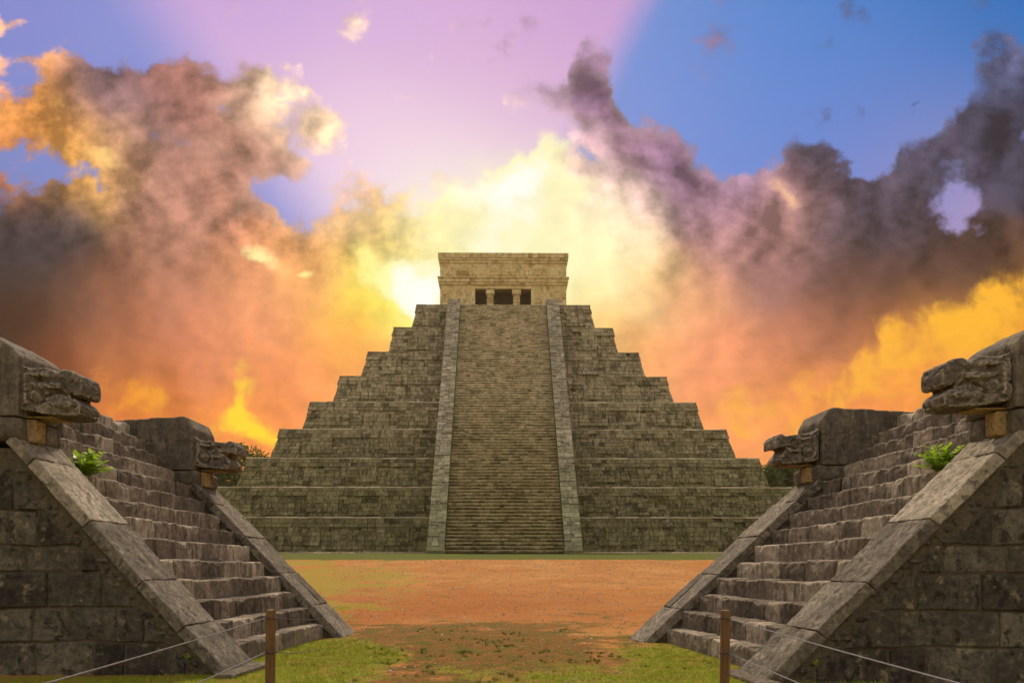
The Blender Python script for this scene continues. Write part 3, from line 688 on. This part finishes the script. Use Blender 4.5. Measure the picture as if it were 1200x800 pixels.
def head_mesh(kind, width, seed):
    prof = NECK[kind]; L = max(p[0] for p in prof)
    v, f = prism(prof, -width/2, width/2)
    # snout narrows towards the front; parts: main block, brow ridges, eyes, nostrils, teeth
    v = np.array(v, float); v[:,1] *= 1-.28*np.clip((v[:,0]-.35)/.5, 0, 1)
    parts = [(v, f)]
    rr = random.Random(seed)
    def blob(c, s, r=.03):
        bv, bf = rbox(s, .06, min(r, min(s)*.45), rr, .004, 9); parts.append((bv+np.array(c), bf))
    for sy in (-1, 1):
        w = width/2
        if kind == 'near':
            blob((.30, sy*(w-.02), .50), (.34,.10,.07)); blob((.62, sy*(w-.09), .50), (.15,.12,.13), .06)
            blob((.45, sy*(w-.03), .35), (.36,.08,.09), .04); blob((.82, sy*(w-.13), .44), (.09,.12,.14), .04)
            blob((.55, sy*(w-.05), .09), (.45,.07,.10), .03); blob((.10, sy*(w-.01), .32), (.07,.07,.46), .03)
        else:
            blob((.26, sy*(w-.02), .42), (.30,.10,.06)); blob((.70, sy*(w-.10), .42), (.14,.10,.13), .05)
            blob((.36, sy*(w-.03), .20), (.40,.07,.07), .03); blob((.08, sy*(w-.01), .27), (.06,.07,.42), .03)
    V, Nn, Fs = remeshed(parts, .016, 3)
    side = np.abs(Nn[:,1]); X, Z = V[:,0], V[:,2]; w = width/2
    dsp = np.zeros(len(V))
    if kind == 'near': eye, ring, mz, mx0, mx1 = (.27,.43), (.24,.20), .235, .36, .78
    else: eye, ring, mz, mx0, mx1 = (.25,.34), (.20,.18), .235, .30, .62
    dsp -= .07*np.exp(-(((X-eye[0])/.065)**2+((Z-eye[1])/.035)**2))*side                # eye hollow
    rd = np.hypot(X-ring[0], Z-ring[1]); dsp -= .04*np.exp(-((rd-.105)/.020)**2)*side      # spiral ring by the jaw
    dsp += .03*np.exp(-(rd/.07)**2)*side
    dsp -= .05*np.exp(-((Z-mz-.03*np.sin(X*14))/.020)**2)*sstep(mx0-.05, mx0+.05, X)*side  # mouth line
    for k in range(6):                                                                    # worn teeth
        xc = mx0+.08+k*.065; dsp -= .012*np.exp(-((X-xc)/.008)**2)*np.exp(-((Z-mz)/.07)**2)*side
    dsp -= .025*np.exp(-((Z-(.50-.35*(X-.1)))/.018)**2)*side*sstep(.10,.2,X)*sstep(.6,.45,X)
    q = V*7+seed
    dsp += (fbm(q*1.0, 3, seed)-.5)*.03 + (fbm(V*22+seed, 3, seed+8)-.5)*.022 - .03*sstep(.60, .74, fbm(V*15+seed*3, 3, seed+5))
    return V+Nn*dsp[:,None], Fs
def block_mesh(prof, y0, y1, seed, grooves=(), voxel=.03, amp=.03):
    v, f = prism(prof, y0, y1); V, Nn, Fs = remeshed([(v, f)], voxel, 2)
    d = (fbm(V*2.2+seed, 5, seed)-.5)*amp*1.6 + (fbm(V*9+seed, 3, seed+2)-.5)*amp*.7
    for ax, val, w in grooves: d -= .022*np.exp(-((V[:,ax]-val-.012*np.sin(V[:,2]*9+V[:,0]*7))/w)**2)
    return V+Nn*d[:,None], Fs
def masonry(mb, X0, X1, top, y, seed, cell=.028, ch=(.32,.52), bw=(.32,.80), lo=-.05, rub=.34):
    """height-field wall facing -y at depth y under the line z=top(x)"""
    rg = np.random.default_rng(seed)
    nx = int((X1-X0)/cell)+1; zmax = max(float(top(np.array([X1]))[0]), float(top(np.array([X0]))[0])); nz = int((zmax-lo)/cell)+1
    xs = np.linspace(X0, X1, nx); tz = np.linspace(0, 1, nz)
    Xg, T = np.meshgrid(xs, tz, indexing='ij'); top_ = top(Xg); Zg = lo+T*(top_-lo)
    # warped lookup so the joints wander
    P = np.stack([Xg.ravel(), Zg.ravel(), 0*Xg.ravel()], -1)
    wx_ = (Xg.ravel()+(fbm(P*2.0, 3, seed)-.5)*.07); wz_ = (Zg.ravel()+(fbm(P*1.6+9, 3, seed+1)-.5)*.09)
    zc = [lo-.01]
    while zc[-1] < zmax+.1: zc.append(zc[-1]+rg.uniform(*ch))
    zc = np.array(zc); row = np.clip(np.searchsorted(zc, wz_)-1, 0, len(zc)-2)
    dj = np.minimum(wz_-zc[row], zc[row+1]-wz_); off = np.zeros_like(dj); tn = np.zeros_like(dj); tilt = np.zeros_like(dj)
    for r in range(len(zc)-1):
        xc = [X0-rg.uniform(.05, .6)]
        while xc[-1] < X1+.2: xc.append(xc[-1]+rg.uniform(*bw))
        xc = np.array(xc); k = row == r; b = np.clip(np.searchsorted(xc, wx_[k])-1, 0, len(xc)-2)
        dj[k] = np.minimum(dj[k], np.minimum(wx_[k]-xc[b], xc[b+1]-wx_[k]))
        o = rg.uniform(-.018, .018, len(xc)); t = np.clip(rg.normal(.5, .22, len(xc)), 0, 1); tl = rg.uniform(-.04, .04, len(xc))
        off[k] = o[b]; tn[k] = t[b]; tilt[k] = tl[b]*(wx_[k]-xc[b])
    joint = sstep(.0, .021+.012*fbm(P*1.3, 2, seed+20), dj)
    h = off+tilt + (fbm(P*3.2, 5, seed+4)-.5)*.05 + (fbm(P*14, 3, seed+6)-.5)*.022
    h = h*joint - .050*(1-joint)
    # crumbling rubble under the sloping slabs
    dslope = (top_.ravel()-Zg.ravel()) + (fbm(P*1.8, 3, seed+8)-.5)*.25
    rb = sstep(rub+.08, rub-.06, dslope)
    cell_ = fbm(P*np.array([11, 13, 1]), 2, seed+10)
    h = h*(1-rb) + rb*((np.abs(cell_-.5)*.26)-.07 + (fbm(P*4, 3, seed+12)-.5)*.07)
    tn = tn*(1-rb)+rb*np.clip(.2+cell_*.6, 0, 1)
    V = np.stack([Xg.ravel(), y-h, Zg.ravel()], -1); Fc = grid_faces(nx, nz)
    mb.add(V, Fc, tn[Fc].mean(1))
def make_platform(side):
    left = side == 'left'
    label = {'left': 'dark stone stair platform on the left, rising to the left with two serpent heads',
             'right': 'dark stone stair platform on the right, rising to the right with two serpent heads'}[side]
    def xf(V):
        V = np.asarray(V, float); X, Y, Z = V[:,0], V[:,1], V[:,2]
        z = Z*(1-.0145*(Y-11.5))
        if left: return np.stack([(-3.60+.10*(Y-10.9)) - X, Y, z], -1)
        y = Y/1.065
        return np.stack([(3.02-.165*(y-10.2)) + X*1.12, y, z], -1)
    base = tuple(xf([(0, 13.9, 0)])[0]); base = (base[0], base[1], 0.0)
    root = thing('stair_platform', label, 'stone platform', base)
    sd = 11
    def B(mb, name, m, parent=root, smooth=False, lab=None):
        return mb.build(name, m, parent, xf=xf, flip=left, smooth=smooth, base=base if parent is root else base, label=lab)
    rr = random.Random(5)
    # steps
    for k in range(NST):
        mb = MB(); y = NR[1]-.02; x0 = .37+RUN*k; q = random.Random(60+k)
        while y < FR[0]-.01:
            l = q.uniform(.38, .95); e = min(y+l, FR[0]+.02)
            if FR[0]-e < .28: e = FR[0]+.02
            dep = .62 if k < NST-1 else 1.0
            V, Fc = rbox((dep, e-y-.012, RISE+.10), .034, .026, q, .015, 5.0, seed=k)
            V = V+((fbm(V*13+k*1.7, 2, k+40)-.5)*.02)[:,None]*np.array([-1,0,.5]); dz = q.uniform(-.022, .008); dx = q.uniform(-.03, .02)
            # chipped nosing
            nz = fbm((V+y*3.7)*6, 3, k+3); edge_ = np.exp(-((V[:,0]+dep/2)/.07)**2)*np.exp(-((V[:,2]-(RISE+.1)/2)/.07)**2)
            V[:,2] -= edge_*np.clip(nz-.45, 0, 1)*.16; V[:,0] += edge_*np.clip(nz-.45, 0, 1)*.12
            mb.add(V+np.array([x0+dep/2+dx, (y+e)/2, RISE*(k+1)-(RISE+.10)/2+dz]), Fc, min(1, max(0, q.gauss(.5, .25))))
            y = e
        B(mb, 'step', M['step'], smooth=True)
    # solid body behind and beneath
    mb = MB(); v, f = prism([(.55,-.2), (9,-.2), (9,ZTOPP-.03), (4.2,ZTOPP-.03), (4.0,ZTOPP-.25), (.55,.16)], NR[1]-.1, FR[0]+.1); mb.add(v, f, .4)
    add_box(mb, 4.05, 9, NR[0]+.07, NR[1]-.09, -.2, ZTOPP-.01, .4); add_box(mb, 4.05, 9, FR[0]+.09, FR[1], -.2, ZTOPP-.01, .4)
    B(mb, 'platform_core', M['wall'])
    top_out = lambda x: np.minimum(np.maximum(SL*x-.20, .02), 9.0)
    def wall_top(x): return np.where(x < XP+.05, np.maximum(SL*x-.21, .0), np.where(x < 4.3, ZP-.12, ZTOPP-.01))
    mb = MB(); masonry(mb, .10, 4.6, wall_top, NR[0]+.03, 21, .017); masonry(mb, 4.6, 9.0, wall_top, NR[0]+.03, 22, .06)
    B(mb, 'side_wall', M['wall'], smooth=True)
    for nm, (y0, y1) in (('near', NR), ('far', FR)):
        # balustrade: core prism, sloping slabs, front stone
        mb = MB(); v, f = prism([(.12,-.15), (4.1,-.15), (4.1,ZP-.12), (XP,ZP-.12), (.2,.06)], y0+.06, y1-.03); mb.add(v, f, .3)
        bal = B(mb, 'balustrade', M['rubble'])
        if nm == 'far':
            mb2 = MB(); masonry(mb2, .14, 4.1, lambda x: np.where(x < XP, np.maximum(SL*x-.16, 0), ZP-.1), y0+.02, 33, .045, rub=.5)
            B(mb2, 'inner_face', M['block'], bal, smooth=True)
        s = 0.0; Ls = math.hypot(XP, XP*SL)+.05; ux = np.array([1, 0, SL])/math.hypot(1, SL); un = np.array([-ux[2], 0, ux[0]])
        q = random.Random(3 if nm == 'near' else 8); first = True
        while s < Ls-.02:
            l = q.uniform(.75, 1.25); e = min(s+l, Ls)
            if Ls-e < .4: e = Ls
            wd = y1-y0; cut = q.choice([.5, .62, .42, 1.0]) if not first else 1.0
            spans = [(0, wd)] if cut == 1.0 else [(0, wd*cut), (wd*cut, wd)]
            for a, b in spans:
                th = .15; V, Fc = rbox((e-s-.012, b-a-.01, th), .035, .016, q, .012, 3.5, seed=int(s*10)); qq = V+np.array([s*3.1, a*5, 0]); V = V-(sstep(.52,.62,fbm(qq*np.array([1.6,7,3]),4,6))*.012+(fbm(qq*11,3,7)-.5)*.012)[:,None]*np.array([0,0,1])*(V[:,2:3] > 0)
                hh = q.uniform(-.012, .006)
                # slabs lie on the slope line (their top on z = SL*x)
                c = np.array([0, y0+(a+b)/2, 0])+ux*((s+e)/2)+un*(-th/2+hh)
                sb = MB(); sb.add(orient(V, c, ux, (0,1,0), un), Fc, min(1, max(0, q.gauss(.5, .22))))
                # nothing may sink below the ground line by much
                sb.v[0][:,2] = np.maximum(sb.v[0][:,2], -.06)
                B(sb, 'slab', M['slab'], bal, smooth=True)
            s = e; first = False
        # pedestal under the block: rounded front stone, ochre band, rear stone
        yc = (y0+y1)/2; wd = y1-y0
        mb = MB()
        V, Fc = rbox((.5, wd*.44, .30), .04, .09, q, .012, 5); mb.add(V+np.array([(2.72 if nm == 'near' else 2.66)+.25, y0+wd*.68, ZP+.12]), Fc, .6)
        V, Fc = rbox((1.6, wd+.04, .32), .05, .09, q, .025, 3); mb.add(V+np.array([2.72+.8, yc, ZP+.13]), Fc, .4)
        ped = B(mb, 'pedestal', M['block'], smooth=True)
        mb = MB(); V, Fc = rbox((.4, wd*.42, .30), .04, .04, q, .012, 6); mb.add(V*np.array([1,.55,1])+np.array([(2.61 if nm == 'near' else 2.63)+.2, y0+wd*.30, ZP+.12]), Fc, .5)
        V, Fc = rbox((.36, .36, .02), .05, .009, q, .004, 6); mb.add(V+np.array([2.56, y0+.36, ZP+.30]), Fc, .5)
        B(mb, 'stained_stone', M['ochre'], ped, smooth=True, lab='ochre stained stone under the serpent head')
        # the big block behind the head
        zb = ZP+.28
        H = 4.38 if nm == 'near' else 4.36
        if nm == 'near': prof = [(2.72,zb), (4.6,zb), (4.6,4.34), (3.7,4.44), (3.38,4.49), (3.15,4.38), (2.80,4.18), (2.72,4.08)]
        else: prof = [(2.80,zb), (4.5,zb), (4.5,H-.10), (3.9,H-.06), (2.98,H-.0), (2.90,H-.03), (2.80,H-.24)]
        V, Fs = block_mesh(prof, y0-.02, y1+.02, sd+(3 if nm == 'near' else 9), grooves=((0, 3.85, .012), (2, 3.86, .012)) if nm == 'far' else ((0, 3.9, .012),))
        mb = MB(); mb.add(V, Fs, .5); B(mb, 'head_block', M['block'], smooth=True)
        # serpent head
        V, Fs = head_mesh(nm, .64, 4 if nm == 'near' else 12)
        V = np.asarray(V); V[:,0] = (2.74 if nm == 'near' else 2.80)-V[:,0]*(.83 if nm == 'near' else .94)*(1 if left or nm == 'far' else 1.08)*(1 if left else .86)-(0 if left else .04)            # snout points down the stair
        V[:,2] *= .90 if nm == 'near' else 1.0; V += np.array([0, y0+.36, ZP+.36])
        mb = MB(); mb.add(V, [tuple(reversed(f_)) for f_ in Fs], .5)
        B(mb, 'serpent_head', M['head'], smooth=True, lab='carved stone serpent head with %s jaws, %s end of the stair' % (('closed', 'near') if nm == 'near' else ('open', 'far')))
    # low kerb stone at the near foot
    mb = MB(); q = random.Random(4)
    for (a, b) in ((NR[0]-.25, NR[0]+.5), (NR[0]+.52, NR[1]-.02)):
        V, Fc = rbox((.26, b-a, .14), .05, .03, q, .012, 4); mb.add(V+np.array([-.02+(.0), (a+b)/2, -.01]), Fc, q.random())
    B(mb, 'kerb_stone', M['step'], smooth=True)
    return root, xf
pl_left, xf_left = make_platform('left')
pl_right, xf_right = make_platform('right')
# ================================================================== plants on the stairs, posts, ropes, trees
def tube(mb, pts, r, n=8, tint=.5):
    pts = [Vector(p) for p in pts]; rings = []
    for i, p in enumerate(pts):
        d = (pts[min(i+1, len(pts)-1)]-pts[max(i-1, 0)]).normalized(); a = d.cross(Vector((0,0,1)))
        if a.length < .01: a = d.cross(Vector((0,1,0)))
        a.normalize(); b = a.cross(d); rr_ = r[i] if hasattr(r, '__len__') else r
        rings.append([tuple(p+(a*math.cos(2*math.pi*k/n)+b*math.sin(2*math.pi*k/n))*rr_) for k in range(n)])
    V = [v for rg in rings for v in rg]; Fs = []
    for i in range(len(pts)-1):
        for k in range(n):
            k2 = (k+1) % n; Fs.append((i*n+k, (i+1)*n+k, (i+1)*n+k2, i*n+k2))
    Fs.append(tuple(range(n))); Fs.append(tuple((len(pts)-1)*n+k for k in reversed(range(n))))
    mb.add(V, Fs, tint)
def leafy_plant(name, label, loc, size, seed, fronds=11, cat='plant', group=None, mat='fern'):
    """compound-leaved seedling: arching fronds with paired leaflets"""
    rr = random.Random(seed); t = thing(name, label, cat, loc, group=group)
    st = MB(); lf = MB()
    for k in range(fronds):
        a = rr.uniform(0, 2*math.pi); L = size*rr.uniform(.55, 1.0); el = rr.uniform(.5, 1.45)
        d = Vector((math.cos(a)*math.cos(el), math.sin(a)*math.cos(el), math.sin(el))); pts = []
        for s in range(8):
            u = s/7; pts.append(Vector((0,0,.0))+d*L*u+Vector((0,0,-.22*L*u*u)))
        tube(st, pts, [.004*(1-.6*s/7) for s in range(8)], 5)
        for s in range(1, 8):
            sd_ = d.cross(Vector((0,0,1))).normalized(); dr = (pts[s]-pts[s-1]).normalized()
            for sg in (-1, 1):
                l = size*.24*(1-.35*abs(s-4)/4)*rr.uniform(.8, 1.2); w = l*.3
                ax = (sd_*sg+dr*.5+Vector((0,0,rr.uniform(-.3,.3)))).normalized(); nr = Vector((0,0,1)).cross(ax).normalized()*w
                p = pts[s]; lf.add([p, p+ax*l*.5+nr, p+ax*l, p+ax*l*.5-nr], [(0,1,2,3)], rr.random())
    st.build('stem', M['fern'], t); lf.build('leaves', M[mat], t)
    return t
def grass_tuft(label, loc, h, seed, n=26, spread=.5):
    rr = random.Random(seed); mb = MB()
    for k in range(n):
        a = rr.uniform(0, 6.28); le = rr.uniform(.1, spread); hh = h*rr.uniform(.5, 1); d = Vector((math.cos(a), math.sin(a), 0)); sd_ = Vector((-d.y, d.x, 0))*.004
        b = d*rr.uniform(0, .05); p1 = b+d*le*hh*.4+Vector((0,0,hh*.6)); p2 = b+d*le*hh+Vector((0,0,hh*.95))
        mb.add([b-sd_*1.2, b+sd_*1.2, p1+sd_, p1-sd_], [(0,1,2,3)], rr.random()); mb.add([p1-sd_, p1+sd_, p2], [(0,1,2)], rr.random())
    o = mb.build('grass_tuft', M['grass']); o.location = loc; tag(o, label, 'grass tuft', 'grass tufts rooted in the stairs')
def onstep(xf, X, Y, Z): return tuple(xf([(X, Y, Z)])[0])
for side, xf in (('left', xf_left), ('right', xf_right)):
    k = int((2.55-.37)/RUN)
    leafy_plant('seedling', 'bright green leafy seedling growing on the steps of the %s stair platform' % side, onstep(xf, 2.70, 12.32, RISE*9-.02), .52, 5, 34)
    leafy_plant('weed', 'small green weed in the wall crack by the foot of the %s near balustrade' % side, onstep(xf, .55, NR[0]-.05, .22), .11, 8, 9)
    grass_tuft('grass tuft on the lowest steps beside the far balustrade, %s stair' % side, onstep(xf, .72, 15.45, RISE*1-.01), .30, 3)
    grass_tuft('thin grass tuft on the upper steps behind the near serpent head, %s stair' % side, onstep(xf, 3.0, 12.6, RISE*9), .34, 6, 20, .35)
    grass_tuft('tiny grass tuft halfway up the steps, %s stair' % side, onstep(xf, 2.05, 14.2, RISE*6-.01), .09, 9, 16, .9)
# rope barrier
def post(label, x, y, group='wooden rope posts'):
    t = thing('wooden_post', label, 'post', (x, y, 0), group=group)
    mb = MB(); rg = random.Random(int(x*100)); n = 16; zs = [-.1, .0, .25, .5, .75, .95, 1.13, 1.15, 1.155]; V = []
    for i, z in enumerate(zs):
        r = .037*(1+.03*math.sin(i*2.1)); r = r if z < 1.14 else (r*.93 if z < 1.153 else r*.4)
        for k in range(n): V.append((math.cos(k*2*math.pi/n)*r*(1+.04*math.sin(k*3+i)) + .012*z, math.sin(k*2*math.pi/n)*r, z))
    Fs = [(i*n+k, i*n+(k+1) % n, (i+1)*n+(k+1) % n, (i+1)*n+k) for i in range(len(zs)-1) for k in range(n)] + [tuple((len(zs)-1)*n+k for k in range(n))]
    mb.add(V, Fs, .5); mb.build('shaft', M['wood'], t)
    for z in (1.09, .83):
        rb = MB(); pts = [(math.cos(a)*.043+.012*z, math.sin(a)*.043, z+.004*math.sin(a*2)) for a in np.linspace(0, 2*math.pi, 15)]
        tube(rb, pts, .0055, 6); rb.build('rope_tie', M['darkrope'], t)
    return t
def rope(name, label, a, b, sag, m='rope', r=.0042):
    A, B_ = Vector(a), Vector(b); pts = [A.lerp(B_, i/24)+Vector((0,0,-sag*4*(i/24)*(1-i/24))) for i in range(25)]
    mb = MB(); tube(mb, pts, r, 7); o = mb.build(name, M[m]); tag(o, label, 'rope', 'barrier ropes')
lx, ly = -1.85, 6.5; rx, ry = 1.60, 6.45
post('short wooden rope post in front of the left stair', lx, ly); post('short wooden rope post in front of the right stair', rx, ry)
post('wooden rope post close to the viewer on the left side', -1.86, .9); post('wooden rope post close to the viewer on the right side', 1.92, .9)
rope('rope', 'upper grey rope running towards the viewer from the left wooden post', (lx-.02, ly, 1.09), (-1.86, .9, 1.09), .02)
rope('rope', 'lower grey rope running towards the viewer from the left wooden post', (lx-.02, ly, .83), (-1.86, .9, .83), .02)
rope('rope', 'upper grey rope running towards the viewer from the right wooden post', (rx+.03, ry, 1.09), (1.92, .9, 1.09), .02)
rope('rope', 'lower grey rope running towards the viewer from the right wooden post', (rx+.03, ry, .83), (1.92, .9, .83), .02)
rope('rope', 'upper dark rope from the left wooden post to the far balustrade', (lx+.04, ly, 1.09), (-3.28, 15.6, .44), .05, 'darkrope', .004)
rope('rope', 'lower dark rope from the left wooden post to the foot of the left stair', (lx+.04, ly, .83), (-3.15, 13.8, .02), .03, 'darkrope', .004)
# trees behind
def tree(label, x, y, h, rad, seed):
    rr = random.Random(seed); t = thing('tree', label, 'tree', (x, y, ZB), group='trees behind the pyramid')
    tr = MB(); limbs = []
    tube(tr, [(0,0,-.3), (.1,.1,h*.3), (-.1,.2,h*.55), (.15,0,h*.8)], [.38,.3,.2,.08], 9)
    for k in range(7):
        a = rr.uniform(0, 6.28); z0 = h*rr.uniform(.28, .6); e = Vector((math.cos(a)*rad*.7, math.sin(a)*rad*.7, z0+h*rr.uniform(.12, .35)))
        tube(tr, [(0,.1,z0), tuple(Vector((0,0,z0)).lerp(e, .5)+Vector((0,0,.3))), tuple(e)], [.15,.1,.04], 6); limbs.append(e)
    tr.build('trunk', M['bark'], t)
    rg = np.random.default_rng(seed); cl = []
    for k in range(110):
        a = rg.uniform(0, 6.28); u = rg.uniform(.15, 1)**.6; zz = rg.uniform(-1, 1)
        rr_ = rad*(max(.05, 1-zz*zz*zz*zz))**.5*u; cl.append((math.cos(a)*rr_, math.sin(a)*rr_, h*.66+zz*h*.34, rg.uniform(.6, 1.1)*rad*.28, rg.uniform(.15, .85)))
    n = 150; Vs = []; tn = []
    for (cx, cy, cz, s, tint) in cl:
        d = rg.normal(0, 1, (n, 3)); d /= np.linalg.norm(d, axis=1, keepdims=True); p = d*s*rg.uniform(.5, 1.1, (n, 1)) + np.array([cx, cy, cz])
        a = rg.normal(0, 1, (n, 3)); a /= np.linalg.norm(a, axis=1, keepdims=True); b = np.cross(a, d); b /= np.linalg.norm(b, axis=1, keepdims=True)+1e-6; L = rg.uniform(.16, .32, (n, 1))
        Vs.append(np.stack([p-a*L, p+b*L*.5, p+a*L, p-b*L*.5], 1).reshape(-1, 3)); tn += list(np.clip(tint+rg.normal(0, .15, n), 0, 1))
    V = np.concatenate(Vs); mb = MB(); mb.add(V, np.arange(len(V)).reshape(-1, 4), tn); mb.build('crown', M['leaf'], t)
tree('dark green tree beyond the left corner of the pyramid, nearest to it', -40.6, 124, 15.0, 5.2, 1)
tree('lower dark green tree just left of the pyramid, further left', -47.5, 128, 13.6, 5.0, 2)
tree('low bushy tree right of the pyramid, closest to its corner', 38.4, 122, 12.6, 3.8, 3)
tree('rounded green tree right of the pyramid, in the middle of three', 42.5, 127, 13.4, 4.2, 4)
tree('tallest dark green tree right of the pyramid, behind the far serpent head', 44.5, 124, 14.6, 4.6, 5)
def build_haze():
    mb = MB(); add_box(mb, -170, 170, -30, 190, -1.0, 46); o = mb.build('haze', None); tag(o, 'thin warm evening haze', kind='stuff')
    m = bpy.data.materials.new('haze'); m.use_nodes = True; t = m.node_tree; t.nodes.clear(); N = NT(t)
    v = N.node('ShaderNodeVolumePrincipled', {'Color': (1.0, .86, .60, 1), 'Density': 0.00022, 'Anisotropy': 0.72})
    N.node('ShaderNodeOutputMaterial', {1: v.outputs[0]}); o.data.materials.append(m)
    scene.cycles.volume_bounces = 1
build_haze()
